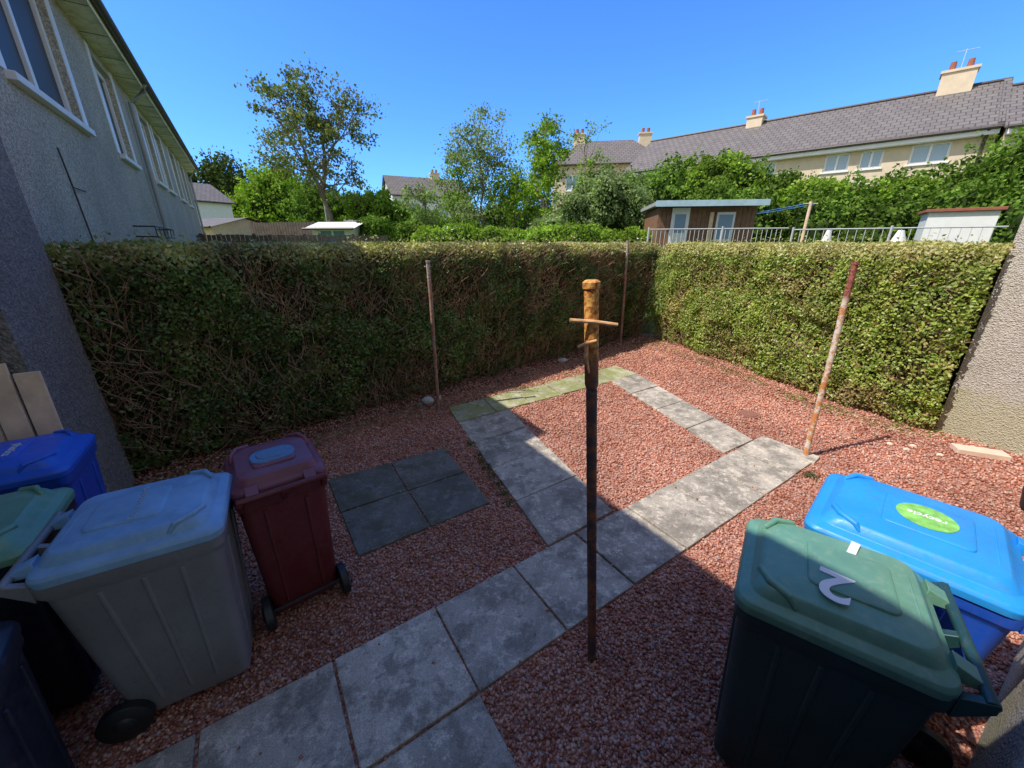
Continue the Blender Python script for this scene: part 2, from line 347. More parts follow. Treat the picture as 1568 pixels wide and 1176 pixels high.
# ------------------------------------------------------------------ hedges
def hedge(name,line,height,depth,side,mat,dens_f,dens_t,leafsize,thin=.0,twigs=1500,ends=(0,0),bias=.9):
    par=empty(name)
    L=[Vector((x,y,0)) for x,y in line]; seg=[(L[i+1]-L[i]).length for i in range(len(L)-1)]; tot=sum(seg); cum=np.concatenate([[0],np.cumsum(seg)])
    pts=np.array([(v.x,v.y) for v in L])
    def at(s):
        x=np.interp(s,cum,pts[:,0]); y=np.interp(s,cum,pts[:,1])
        eps=.3; dx=np.interp(s+eps,cum,pts[:,0])-np.interp(s-eps,cum,pts[:,0]); dy=np.interp(s+eps,cum,pts[:,1])-np.interp(s-eps,cum,pts[:,1])
        l=np.hypot(dx,dy); dx/=l; dy/=l
        return x,y,-dy*side,dx*side   # inward normal
    def make(nf,face):
        s=rng.uniform(-ends[0],tot+ends[1],nf); 
        sc=np.clip(s,0.001,tot-.001); x,y,ix,iy=at(sc); ex=s-sc; tx,ty=iy*side,-ix*side
        x=x+ex*tx; y=y+ex*ty
        if face=='f':
            z=rng.uniform(.0,1,nf)**.85*height
            z=np.where(z<.12,z+.1*rng.random(nf),z)
            base=np.stack([s*1.1,z*1.1,np.zeros(nf)],1)
            lump=vnoise(base,1.4,3)*.13+vnoise(base,4.5,9)*.07
            d=np.abs(rng.normal(0,.06,nf))-.02+lump+np.clip(.55-z,0,1)*.18+np.clip(z-(height-.2),0,1)**1.5*1.6
            Nn=np.stack([-ix,-iy,np.full(nf,.5)],1)
        else:
            d=.06+rng.uniform(0,depth-.06,nf); base=np.stack([s,d,np.full(nf,5.)],1)
            z=height-np.abs(rng.normal(0,.05,nf))+vnoise(base,2.2,5)*.06-np.clip(.18-d,0,1)*.6+(rng.random(nf)<.03)*rng.random(nf)*.12
            Nn=np.stack([ix*0,iy*0,np.ones(nf)],1)
        return np.stack([x+ix*d,y+iy*d,z],1),Nn,s,z
    Pf,Nf,s,z=make(int(tot*height*dens_f),'f')
    if thin:
        q=np.stack([s,z,np.zeros(len(s))],1)
        keep=rng.random(len(s))>np.clip((vnoise(q,1.6,20)*1.6+.2)*thin+(vnoise(q,6,40))*.5*thin,0,.9)
        Pf,Nf=Pf[keep],Nf[keep]
    Pt,Nt,_,_=make(int(tot*depth*dens_t),'t')
    P=np.concatenate([Pf,Pt]); Nn=np.concatenate([Nf,Nt])
    leaves('leaves',P,leafsize,mat,par,N=Nn,bias=bias,aspect=.58)
    nb=int(tot*height*450); s=rng.uniform(0,tot,nb); x,y,ix,iy=at(np.clip(s,.001,tot-.001)); z=rng.uniform(0.1,height,nb); d=depth-np.abs(rng.normal(0,.05,nb))
    leaves('leaves_back',np.stack([x+ix*d,y+iy*d,z],1),leafsize*2.2,mat,par)
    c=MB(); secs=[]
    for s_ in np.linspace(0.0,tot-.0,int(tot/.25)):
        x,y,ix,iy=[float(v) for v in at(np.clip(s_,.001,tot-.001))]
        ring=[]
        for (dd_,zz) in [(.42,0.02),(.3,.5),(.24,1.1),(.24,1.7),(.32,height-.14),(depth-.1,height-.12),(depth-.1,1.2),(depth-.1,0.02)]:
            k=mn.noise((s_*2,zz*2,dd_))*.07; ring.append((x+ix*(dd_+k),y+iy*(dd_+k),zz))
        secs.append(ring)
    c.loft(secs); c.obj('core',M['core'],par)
    t=MB()
    for _ in range(twigs):
        s_=random.uniform(0,tot); x,y,ix,iy=[float(v) for v in at(np.clip(s_,.001,tot-.001))]
        z0=random.uniform(0,1)**1.1*(height-.2); d0=random.uniform(.03,.24); o=Vector((x+ix*d0,y+iy*d0,z0))
        dirv=Vector((-ix*random.uniform(-.1,.7)+random.gauss(0,.5),-iy*random.uniform(-.1,.7)+random.gauss(0,.5),random.uniform(.3,1.3))).normalized()
        ln=random.uniform(.12,.4)
        mid=o+dirv*ln*.5+Vector((random.gauss(0,.03),random.gauss(0,.03),0)); t.tube([o,mid,o+dirv*ln],[.0055,.004,.002],3,cap=False)
    for k in range(int(tot*7)):
        s_=random.uniform(0,tot); x,y,ix,iy=[float(v) for v in at(np.clip(s_,.001,tot-.001))]
        d0=random.uniform(.12,.3); o=Vector((x+ix*d0,y+iy*d0,0)); t.tube([o,o+Vector((random.gauss(0,.08),random.gauss(0,.08),.35)),o+Vector((random.gauss(0,.15),random.gauss(0,.15),.8))],[.014,.009,.005],5,cap=False)
    t.obj('twigs',M['twig'],par)
    return par
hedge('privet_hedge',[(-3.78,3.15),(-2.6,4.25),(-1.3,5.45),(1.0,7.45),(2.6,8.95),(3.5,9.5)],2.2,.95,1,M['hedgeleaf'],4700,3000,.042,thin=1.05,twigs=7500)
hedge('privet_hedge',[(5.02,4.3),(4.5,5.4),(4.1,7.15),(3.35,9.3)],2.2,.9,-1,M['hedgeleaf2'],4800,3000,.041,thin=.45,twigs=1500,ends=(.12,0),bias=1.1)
mb=MB()
A=[(-3.7,3.1),(-2.45,4.1),(-1.15,5.3),(1.1,7.25),(2.7,8.7),(3.3,8.95)]
for i in range(len(A)-1):
    a,b=Vector((*A[i],.012)),Vector((*A[i+1],.012)); k=Vector((-(b-a).y,(b-a).x,0)).normalized()*1.0; mb.quad(a,b,b+k,a+k)
mb.obj('soil_bed',M['soil'])
nl=2600; s=rng.random(nl); A=np.array(A); idx=rng.integers(0,len(A)-1,nl); Q=A[idx]*(1-s[:,None])+A[idx+1]*s[:,None]+np.array([.3,-.35])*np.abs(rng.normal(0,.5,nl))[:,None]
A2=np.array([(4.95,4.2),(4.4,5.3),(3.95,7.1),(3.3,9.)]); s=rng.random(1200); idx=rng.integers(0,3,1200); Q2=A2[idx]*(1-s[:,None])+A2[idx+1]*s[:,None]+np.array([-.35,-.1])*np.abs(rng.normal(0,.5,1200))[:,None]
Q=np.concatenate([Q,Q2]); nl=len(Q)
leaves('leaf_litter',np.c_[Q,np.full(nl,.03)],.035,m_leaf('dry_leaves',[(0.,(.15,.08,.04)),(.6,(.3,.2,.1)),(1.,(.45,.35,.2))],0),N=np.tile([[0,0,1.]],(nl,1)),bias=3.)

# ------------------------------------------------------------------ buildings
def wall_open(mb,O,ax,nz_h,nrm,length,height,openings,rev=.1,mi=0,mir=0):
    ss=sorted(set([0,length]+[o[0] for o in openings]+[o[1] for o in openings])); zs=sorted(set([0,height]+[o[2] for o in openings]+[o[3] for o in openings]))
    P=lambda s,z,d=0: O+ax*s+Vector((0,0,z))-nrm*d
    for i in range(len(ss)-1):
        for j in range(len(zs)-1):
            sm,zm=(ss[i]+ss[i+1])/2,(zs[j]+zs[j+1])/2
            if any(o[0]<sm<o[1] and o[2]<zm<o[3] for o in openings): continue
            mb.quad(P(ss[i],zs[j]),P(ss[i+1],zs[j]),P(ss[i+1],zs[j+1]),P(ss[i],zs[j+1]),mi)
    for (a,b,c,d) in openings:
        mb.quad(P(a,c),P(a,d),P(a,d,rev),P(a,c,rev),mir); mb.quad(P(b,c,rev),P(b,d,rev),P(b,d),P(b,c),mir)
        mb.quad(P(a,c,rev),P(b,c,rev),P(b,c),P(a,c),mir); mb.quad(P(a,d),P(b,d),P(b,d,rev),P(a,d,rev),mir)
def windows(par,O,ax,nrm,openings,rev=.1,bars=1,fw=.07,glass='glass',sill=True):
    f=MB(); g=MB(); s_=MB(); up=Vector((0,0,1))
    for (a,b,c,d) in openings:
        P=lambda s,z,dd: O+ax*s+up*z-nrm*dd
        dep=rev-.012
        for (x0,x1,z0,z1) in [(a,b,c,c+fw),(a,b,d-fw,d),(a,a+fw,c+fw,d-fw),(b-fw,b,c+fw,d-fw)]+[(a+(b-a)*(k+1)/(bars+1)-fw*.5,a+(b-a)*(k+1)/(bars+1)+fw*.5,c+fw,d-fw) for k in range(bars)]:
            f.box(P(x0,z0,dep+.04),ax*(x1-x0),nrm*.055,up*(z1-z0))
        g.quad(P(a+.01,c+.01,dep+.03),P(b-.01,c+.01,dep+.03),P(b-.01,d-.01,dep+.03),P(a+.01,d-.01,dep+.03))
        if sill: s_.box(P(a-.06,c-.07,-.07),ax*(b-a+.12),-nrm*.16,up*.068)
    f.obj('window_frames',M['upvc'],par,bevel=.004); g.obj('window_glass',M[glass],par)
    if sill: s_.obj('window_sills',M['white'],par,bevel=.005)
def roof_uv(o):
    me=o.data; uv=me.uv_layers.new(name='UVMap')
    for p in me.polygons:
        nrm=p.normal; h=Vector((0,0,1)).cross(nrm)
        h=h.normalized() if h.length>1e-4 else Vector((1,0,0)); v=nrm.cross(h)
        for li in p.loop_indices:
            c=me.vertices[me.loops[li].vertex_index].co; uv.data[li].uv=(c.dot(h),c.dot(v))

hs=empty('roughcast_house')
ops=[(.9,3.0,3.56,4.9),(4.75,5.95,3.56,4.9),(8.1,9.3,3.56,4.9),(9.9,11.1,3.56,4.9),(12.6,13.8,3.56,4.9),(15.2,16.4,3.56,4.9),
     (1.2,2.9,1.0,2.2),(6.2,7.4,.9,2.1)]
O=W(-1.38,4.72); mb=MB()
wall_open(mb,O,e,0,n,18.3,5.1,ops)
mb.box(W(-9,4.75),e*18.27,n*.2,(0,0,5.1)); mb.box(W(-8.8,22.9),e*.12,n*7.42,(0,0,5.1)); 
mb.obj('walls',M['rough_far'],hs); windows(hs,O,e,n,ops,bars=1,fw=.085)
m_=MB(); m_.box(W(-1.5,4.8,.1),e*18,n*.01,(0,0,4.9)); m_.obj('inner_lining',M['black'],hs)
mb=MB()
for (a,b,c,d) in ops[:6]:
    for (x0,x1) in ((a-.16,a),(b,b+.16)): mb.box(O+e*x0+Vector((0,0,c)),e*(x1-x0),n*.012,(0,0,d-c+.1))
mb.obj('window_margins',M['upvc'],hs)
mb=MB(); mb.box(W(-1.4,4.3,GUT_Z-.12),e*19.0,n*.33,(0,0,.03)); mb.obj('soffit',M['soffit'],hs)
mb=MB(); 
for k in range(0,20): mb.box(W(-1.4,4.5+k*.95,GUT_Z-.124),e*.012,n*.33,(0,0,.005))
mb.obj('soffit_joints',M['gutter'],hs)
mb=MB(); mb.box(W(-1.07,4.3,GUT_Z-.14),e*19,n*.02,(0,0,.16)); 
mb.obj('fascia',M['soffit'],hs)
mb=MB(); mb.tube([W(-.99,4.3,GUT_Z-.02),W(-.99,23.3,GUT_Z-.02)],.058,10); mb.obj('gutter',M['gutter'],hs,smooth=40)
mb=MB()
mb.quad(W(-1.02,4.3,GUT_Z+.03),W(-1.02,23.4,GUT_Z+.03),W(-5.2,23.4,GUT_Z+2.6),W(-5.2,4.3,GUT_Z+2.6)); mb.quad(W(-5.2,4.3,GUT_Z+2.6),W(-5.2,23.4,GUT_Z+2.6),W(-9.4,23.4,GUT_Z+.03),W(-9.4,4.3,GUT_Z+.03))
mb.add([W(-1.35,23.02,GUT_Z-.1),W(-9,23.02,GUT_Z-.1),W(-5.2,23.02,GUT_Z+2.5)],[(0,1,2)])
roof_uv(mb.obj('roof',M['tiles'],hs))
mb=MB(); 
mb.tube([W(-1.01,11.6,GUT_Z-.06),W(-1.05,11.6,GUT_Z-.2),W(-1.3,11.6,GUT_Z-.42),W(-1.31,11.6,.1)],.045,10)
mb.tube([W(-1.01,22.6,GUT_Z-.06),W(-1.3,22.6,GUT_Z-.42),W(-1.31,22.6,.1)],.036,8)
mb.obj('downpipe',M['pipe'],hs,smooth=50)
mb=MB()
mb.tube([W(-1.36,6.2,3.1),W(-1.36,6.25,2.75),W(-1.35,6.6,2.74)],.008,5); mb.tube([W(-1.36,6.25,2.75),W(-1.36,6.3,2.2)],.008,5)
mb.tube([W(-1.36,8.6,2.45),W(-1.1,8.6,2.45),W(-1.1,10.6,2.45),W(-1.36,10.6,2.45)],.012,5)
mb.tube([W(-1.36,8.6,2.3),W(-1.1,8.6,2.3),W(-1.1,10.6,2.3),W(-1.36,10.6,2.3)],.012,5)
for k in range(6): mb.tube([W(-1.1,8.6+k*.4,2.3),W(-1.1,8.6+k*.4,2.45)],.008,5)
mb.obj('wall_cables',M['gutter'],hs)
hn=empty('roughcast_house')
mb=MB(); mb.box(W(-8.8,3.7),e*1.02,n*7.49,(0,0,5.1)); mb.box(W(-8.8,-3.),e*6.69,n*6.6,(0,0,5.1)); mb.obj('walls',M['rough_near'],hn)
mb=MB(); mb.box(W(-2.5,-3.,GUT_Z-.1),e*7.28,n*1.15,(0,0,.12)); mb.obj('soffit',M['soffit'],hn)
mb=MB(); mb.quad(W(-1.33,-3.,GUT_Z+.04),W(-1.33,4.28,GUT_Z+.04),W(-5.2,4.28,GUT_Z+2.6),W(-5.2,-3.,GUT_Z+2.6)); mb.quad(W(-5.2,-3.,GUT_Z+2.6),W(-5.2,4.28,GUT_Z+2.6),W(-9.4,4.28,GUT_Z+.04),W(-9.4,-3.,GUT_Z+.04))
roof_uv(mb.obj('roof',M['tiles'],hn))

hw=empty('cream_house')
mb=MB(); c0=Vector((5.28,4.32,0)); dW=(Vector((5.8,3.27,0))-c0); dB=Vector((.857,.515,0)); 
mb.add([c0,c0+dW,c0+dB*6+dW,c0+dB*6]+[v+Vector((0,0,5.3)) for v in (c0,c0+dW,c0+dB*6+dW,c0+dB*6)],[(0,1,5,4),(1,2,6,5),(2,3,7,6),(3,0,4,7),(4,5,6,7)])
q0=Vector((.35,.014,0)); q1=Vector((5.8,3.29,0))
nb=Vector((.515,-.857,0))
mb.add([q0,q1,q1+nb*5,q0+nb*5]+[v+Vector((0,0,5.3)) for v in (q0,q1,q1+nb*5,q0+nb*5)],[(0,1,5,4),(1,2,6,5),(2,3,7,6),(3,0,4,7),(4,5,6,7)])
mb.obj('walls',M['rough_cream'],hw)

e3=Vector((-.737,.676,0)); n3=Vector((.676,.737,0))
def T(pp,a,z): return n3*pp+e3*a+Vector((0,0,z))
def terrace(a0,a1,eave,ridge,pf,ops,chs):
    par=empty('terraced_house'); Lh=a1-a0; mb=MB(); O=T(pf,a1,1.3); ax=-e3
    oo=[(a1-o[1],a1-o[0],o[2]-1.3,o[3]-1.3) for o in ops]
    wall_open(mb,O,ax,0,-n3,Lh,eave-1.3,oo,rev=.12)
    mb.box(T(pf+6.2,a0,1.3),e3*Lh,n3*.2,(0,0,eave-1.3))
    for a_ in (a0,a1):
        mb.add([T(pf,a_,1.3),T(pf+6.4,a_,1.3),T(pf+6.4,a_,eave),T(pf+3.2,a_,ridge-.06),T(pf,a_,eave)],[(0,1,2,3,4)])
    mb.obj('walls',M['cream'],par); windows(par,O,ax,-n3,oo,rev=.12,bars=1,fw=.08,glass='glassb')
    r=MB(); ov=.12
    A,Bv,C=T(pf-.4,a0-ov,eave-.02),T(pf+3.2,a0-ov,ridge),T(pf+6.8,a0-ov,eave-.02); d=e3*(Lh+2*ov)
    th=Vector((0,0,.1))
    r.hexa([A+d,A,Bv,Bv+d,A+d+th,A+th,Bv+th,Bv+d+th]); r.hexa([Bv+d,Bv,C,C+d,Bv+d+th,Bv+th,C+th,C+d+th])
    r.hexa([A,A+e3*.25,Bv+e3*.25,Bv,A+th*1.8,A+e3*.25+th*1.8,Bv+e3*.25+th*1.8,Bv+th*1.8])
    roof_uv(r.obj('roof',M['tiles'],par))
    g=MB(); g.tube([T(pf-.45,a0,eave),T(pf-.45,a1,eave)],.06,8); g.tube([T(pf-.4,a0+.3,eave),T(pf-.06,a0+.3,eave-.4),T(pf-.06,a0+.3,1.4)],.06,6); g.obj('gutter',M['gutter'],par)
    g=MB(); g.box(T(pf-.38,a0,eave-.22),e3*Lh,n3*.36,(0,0,.17)); g.tube([T(pf+3.2,a0-ov,ridge+.12),T(pf+3.2,a1+ov,ridge+.12)],.08,6,1); g.obj('fascia',[M['white'],M['gutter']],par)
    for (a_,wd,hh) in chs:
        c=MB(); c.box(T(pf+2.8,a_-wd/2,ridge-.4),e3*wd,n3*.8,(0,0,hh+.4)); c.box(T(pf+2.74,a_-wd/2-.06,ridge+hh),e3*(wd+.12),n3*.92,(0,0,.1)); c.obj('chimney_stack',M['cream'],par)
        c=MB()
        for k in (-.25,.25): c.tube([T(pf+3.2,a_+k*wd,ridge+hh+.08),T(pf+3.2,a_+k*wd,ridge+hh+.48)],[.13,.1],10)
        c.obj('chimney_pots',M['terracotta'],par)
        c=MB(); c.tube([T(pf+3.2,a_,ridge+hh),T(pf+3.2,a_,ridge+hh+.9)],.015,4); c.tube([T(pf+3.2,a_-.4,ridge+hh+.85),T(pf+3.2,a_+.3,ridge+hh+.85)],.012,4); c.obj('aerial',M['rail'],par)
    return par
terrace(-2.2,13.6,6.45,8.7,26.,[(2.23,3.19,5.45,6.22),(1.05,1.87,5.45,6.22),(-1.04,.18,5.45,6.22),(5.2,6.4,5.45,6.22),(8,9.2,5.45,6.22),(11,12.2,5.45,6.22),(-1.,.8,2.7,3.9),(2.4,4,2.7,3.9)],[(-.6,1.1,.7),(7.35,.8,.35)])
terrace(-14,-2.35,6.3,8.3,25.4,[(-4.6,-3.4,5.3,6.05),(-7.6,-6.2,5.3,6.05),(-11,-9.8,5.3,6.05)],[(-8,1.1,.7)])

def house(name,c,ang,L_,Wd,z0,eave,ridge,wallm,hip=0.,ch=None,ops=[],roofm='tiles'):
    par=empty(name,(c[0],c[1],0),ang); X=Vector((1,0,0)); Yv=Vector((0,1,0)); mb=MB(); hl,hw_=L_/2,Wd/2
    O=Vector((-hl,-hw_,z0)); wall_open(mb,O,X,0,-Yv,L_,eave-z0,[(a,b,cc-z0,d-z0) for a,b,cc,d in ops])
    for s_ in (-1,1):
        pts=[(s_*hl,-hw_,z0),(s_*hl,hw_,z0),(s_*hl,hw_,eave)]+([(s_*hl,0,ridge-.08)] if not hip else [])+[(s_*hl,-hw_,eave)]
        mb.add(pts,[tuple(range(len(pts)))])
    mb.quad((-hl,hw_,z0),(hl,hw_,z0),(hl,hw_,eave),(-hl,hw_,eave)); mb.obj('walls',wallm,par)
    windows(par,O,X,-Yv,[(a,b,cc-z0,d-z0) for a,b,cc,d in ops],glass='glassb')
    r=MB(); o=.3; A,Bq,C,D=[Vector(q) for q in ((-hl-o,-hw_-o,eave-.08),(hl+o,-hw_-o,eave-.08),(hl+o,hw_+o,eave-.08),(-hl-o,hw_+o,eave-.08))]
    E_,F_=Vector((-hl-o+hip,0,ridge)),Vector((hl+o-hip,0,ridge)); r.add([A,Bq,C,D,E_,F_],[(0,1,5,4),(2,3,4,5),(1,2,5),(3,0,4),(3,2,1,0)] if hip else [(0,1,5,4),(2,3,4,5)])
    roof_uv(r.obj('roof',M[roofm],par))
    g=MB(); g.tube([A,Bq],.06,6); g.tube([C,D],.06,6); g.obj('gutter',M['gutter'],par)
    if ch:
        for cx_,hh in ch:
            k=MB(); k.cbox((cx_,0,ridge+hh/2-.3),.9,.7,hh+.6); k.cbox((cx_,0,ridge+hh+.05),1.02,.82,.1); k.obj('chimney_stack',M['cream'],par)
            k=MB(); k.tube([(cx_-.2,0,ridge+hh),(cx_-.2,0,ridge+hh+.45)],.12,8); k.tube([(cx_+.2,0,ridge+hh),(cx_+.2,0,ridge+hh+.45)],.12,8); k.obj('chimney_pots',M['terracotta'],par)
    return par
house('hipped_house',(7.6,35.5),R(-8),8.2,6,1.5,7.8,9.9,M['cream'],hip=2.4,ch=[(-2.2,.4),(2.9,.3)],ops=[(1,2,6.,7.1),(5.2,6.4,6.,7.1)])
house('white_house',(-9.6,47),R(25),8,6,1.5,6.8,8.9,M['white'],ch=[(1.2,.4)],ops=[(1,2.2,4.8,6),(4.5,5.7,4.8,6)])
house('white_house',(-28,34),R(62),7,6,1.,5.4,7.,M['white'],ops=[(1,2,3,4.2),(3,4.2,3,4.2)])
house('garage',(-17.6,25.),R(-20),4.5,4,1.2,3.1,3.6,M['peach'])
house('white_house',(-34,62),R(10),10,7,1.5,6,8.5,M['white'],ch=[(2,.4)],ops=[(1,2.2,4,5.2),(4.5,5.7,4,5.2)])
house('conservatory',(-8.9,21.8),R(-5),2.0,2.4,1.4,2.95,3.25,M['white'],ops=[(.3,1.7,2.1,2.85)],roofm='white')

sh=empty('garden_shed',(5.85,13.4,0),R(-8))
mb=MB(); mb.cbox((0,0,2.35),2.7,2.2,1.7); 
for k in range(22): mb.cbox((-1.3+k*.124,-1.105,2.35),.112,.02,1.68)
mb.obj('walls',M['shedwood'],sh)
mb=MB(); mb.cbox((0,-.1,3.28),3.0,2.7,.1); mb.obj('roof',M['pipe'],sh)
mb=MB(); mb.cbox((0,-1.47,3.27),3.04,.03,.16); mb.obj('fascia',m_plain('pale_blue_fascia',(.45,.62,.7),.5),sh)
mb=MB(); mb.cbox((-.72,-1.14,2.4),.5,.05,1.55); mb.cbox((.55,-1.13,2.65),.5,.04,.8); mb.obj('door_and_window_frame',M['upvc'],sh)
mb=MB(); mb.cbox((-.72,-1.17,2.75),.3,.02,.5); mb.cbox((.55,-1.155,2.65),.38,.02,.66); mb.obj('glass',M['glassb'],sh)
mb=MB(); mb.cbox((.15,-1.14,2.6),.1,.06,.9); mb.obj('post',M['wood'],sh)
sh=empty('outbuilding',(10.95,10.3,0),R(-38))
mb=MB(); mb.cbox((0,0,2.2),1.15,1.1,1.4); mb.obj('walls',M['white'],sh); mb=MB(); mb.cbox((0,0,2.94),1.3,1.25,.07); mb.obj('roof',M['terracotta'],sh,bevel=.01)
sh=empty('garden_gazebo',(-2.3,16.8,0),R(12)); mb=MB()
mb.add([(-1.,-1.,2.4),(1.,-1.,2.4),(1.,1.,2.4),(-1.,1.,2.4),(-.3,0,2.85),(.3,0,2.85)],[(0,1,5,4),(1,2,5),(2,3,4,5),(3,0,4)]); mb.obj('roof',M['white'],sh)
mb=MB(); 
for a_,b_ in ((-.95,-.95),(.95,-.95),(.95,.95),(-.95,.95)): mb.cbox((a_,b_,1.97),.1,.1,.8)
mb.obj('posts',M['white'],sh)

def fence(name,pts,z0,h,mat,bw=.14,gap=.02,cap=False):
    mb=MB()
    for (a,b) in zip(pts[:-1],pts[1:]):
        A,B_=Vector((*a,0)),Vector((*b,0)); L_=(B_-A).length; d=(B_-A)/L_; k=Vector((-d.y,d.x,0))
        for i in range(int(L_/(bw+gap))): mb.box(A+d*i*(bw+gap)+Vector((0,0,z0)),d*bw,k*.02,(0,0,h+random.uniform(-.02,.02)))
        for zz in (.3,h-.3): mb.box(A+k*.022+Vector((0,0,z0+zz)),d*L_,k*.04,(0,0,.08))
        for i in range(int(L_/1.8)+1): mb.box(A+d*min(i*1.8,L_-.1)+k*.065+Vector((0,0,z0)),d*.09,k*.09,(0,0,h+.05))
    return mb.obj(name,mat)
fence('wooden_fence',[(-14.2,22.5),(-10.4,22.)],1.5,1.75,M['fence'])
fence('wooden_fence',[(-9.7,24.),(-7.4,23.6)],1.5,1.95,M['pipe'])
fence('wooden_fence',[(-13.5,15.),(-5.,17.)],1.5,1.0,M['fence'])
fence('wooden_fence',[(-.5,20.5),(3.5,19.5)],1.6,1.3,M['fence'])
def railing(name,pts,z0,h,sp=.11):
    mb=MB()
    for (a,b) in zip(pts[:-1],pts[1:]):
        A,B_=Vector((*a,z0)),Vector((*b,z0)); L_=(B_-A).length; d=(B_-A)/L_; up=Vector((0,0,1))
        for zz in (.1,h): mb.tube([A+up*zz,B_+up*zz],.018,6)
        for i in range(int(L_/sp)): mb.tube([A+d*i*sp+up*.1,A+d*i*sp+up*h],.0085,4,cap=False)
        for i in range(int(L_/1.9)+1): mb.tube([A+d*i*1.9,A+d*i*1.9+up*(h+.06)],.028,6)
    return mb.obj(name,M['rail'])
railing('metal_railings',[(3.9,11.8),(7.2,10.8)],1.6,.97)
railing('metal_railings',[(7.3,10.75),(10.4,8.7)],1.6,.93,.16)

def cpole(name,b,t,r,mat,r2=None):
    mb=MB(); b,t=Vector(b),Vector(t); k=10; pts=[b.lerp(t,i/k)+Vector((random.gauss(0,.002),random.gauss(0,.002),0)) for i in range(k+1)]
    mb.tube(pts,[r]*k+[r2 or r],14); return mb
par=empty('clothes_pole'); b=Vector((.45,1.5,0)); t=Vector((.30,1.5,2.07)); up=(t-b).normalized()
mb=MB(); pts=[b.lerp(t,i/14) for i in range(15)]; mb.tube([b-up*.1]+pts[:12],.0235,16)
mb.tube([b.lerp(t,.79),b.lerp(t,.8),t-up*.03,t-up*.03,t-up*.008,t],[.024,.0285,.0285,.034,.034,.024],16)
mb.obj('shaft',M['pole1'],par,smooth=50)
mb=MB(); c_=b.lerp(t,.925)
mb.tube([c_+Vector((-.09,-.03,.008)),c_+Vector((.0,-.033,.003)),c_+Vector((.095,-.03,-.010))],.0075,8)
c_=b.lerp(t,.885); mb.tube([c_+Vector((-.058,-.03,-.016)),c_+Vector((-.03,-.036,.0)),c_+Vector((.012,-.036,.012))],.0065,8)
mb.tube([c_+Vector((-.022,-.03,.01)),c_+Vector((-.026,-.036,-.05)),c_+Vector((-.008,-.035,-.12))],[.006,.009,.004],8)
mb.obj('line_hooks',M['rust'],par)
for (b,t,r,mt) in [((-1.03,4.94,-.05),(-1.03,4.94,1.99),.024,'pole3'),((2.52,8.71,-.05),(2.46,8.71,2.24),.028,'pole3'),((3.21,3.68,-.05),(3.137,3.68,2.03),.026,'pole2')]:
    par=empty('clothes_pole'); mb=cpole('s',b,t,r,mt); mb.obj('shaft',M[mt],par,smooth=50)
    t=Vector(t); mb=MB(); mb.tube([t+Vector((-.05,0,-.06)),t+Vector((.05,0,-.06))],.006,6); mb.tube([t-Vector((0,0,.012)),t+Vector((0,0,.012))],r*1.25,12); mb.obj('hook_pin',M[mt],par)
for (x,y,z) in ((8.4,11.9,3.3),(6.9,13.2,3.05)):
    par=empty('clothes_pole'); mb=MB(); mb.tube([(x,y,1.6),(x,y,z)],.04,8); mb.tube([(x-.2,y,z-.05),(x+.2,y,z-.05)],.015,6); mb.obj('shaft',M['wood'],par)
mb=MB(); 
for o in (-.15,.15): mb.tube([(8.4+o,11.9,3.24),(7.6+o,12.5,3.08),(6.9+o,13.2,3.0)],.009,4)
mb.obj('washing_line',M['rope'])
for (x,y,w_,h_) in ((8.35,10.9,.3,.55),(9.5,10.1,.45,.5)):
    mb=MB(); secs=[]
    for zz,rr2 in ((1.6,1.25),(1.9,1.05),(2.15,.8),(1.65+h_+.2,.45),(1.65+h_+.35,.25)):
        secs.append([(x+math.cos(2*math.pi*i/12)*w_*rr2*(1+.15*math.sin(i*2.3))*.6,y+math.sin(2*math.pi*i/12)*w_*rr2*.5,zz) for i in range(12)])
    mb.loft(secs); mb.obj('parasol_cover',M['white'],smooth=60)
par=empty('street_lamp'); mb=MB(); mb.tube([(-13.3,30,1.5),(-13.3,30,6.6),(-13.5,30,6.85),(-14.1,30,6.95)],[.08,.055,.045,.04],8); mb.obj('column',M['pipe'],par); mb=MB(); mb.cbox((-14.3,30,6.95),.6,.25,.12); mb.obj('lantern',M['pipe'],par,bevel=.03)

# ------------------------------------------------------------------ vegetation
def shrub(name,blobs,nl,size,mat,core=True,lump=.25):
    par=empty(name); tot=sum(b[3]*b[5] for b in blobs); Ps=[];Ns=[]
    for (x,y,z,rx,ry,rz) in blobs:
        k=int(nl*rx*rz/tot); d=unit(rng.normal(size=(k,3))); d[:,2]=np.where(d[:,2]<-.35,-d[:,2],d[:,2])
        off=random.uniform(0,50); q=vnoise(d*np.array([rx,ry,rz]),1.6,off)*lump*1.6+vnoise(d*np.array([rx,ry,rz]),4.,off)*lump*.7
        rr3=(1+q)*(1-np.abs(rng.normal(0,.09,k))); spr=rng.random(k)<.06; rr3=np.where(spr,rr3*rng.uniform(1.,1.15,k),rr3)
        Ps.append(np.array([x,y,z])+d*rr3[:,None]*np.array([rx,ry,rz])); Ns.append(d)
        if core:
            c=MB(); nu,nv=14,9; secs=[]
            for j in range(1,nv):
                ph=math.pi*j/nv; ring=[]
                for i in range(nu):
                    th=2*math.pi*i/nu; dv=Vector((math.sin(ph)*math.cos(th),math.sin(ph)*math.sin(th),math.cos(ph)))
                    p_=(dv.x*rx*1.6+off,dv.y*ry*1.6+off*.7,dv.z*rz*1.6-off); f_=.78*(1+mn.noise(p_)*lump*1.6)
                    ring.append((x+dv.x*rx*f_,y+dv.y*ry*f_,z+dv.z*rz*f_))
                secs.append(ring)
            c.loft(secs); c.obj('core',M['greencore'],par)
    leaves('leaves',np.concatenate(Ps),size,mat,par,N=np.concatenate(Ns),bias=.9,aspect=.65)
    return par
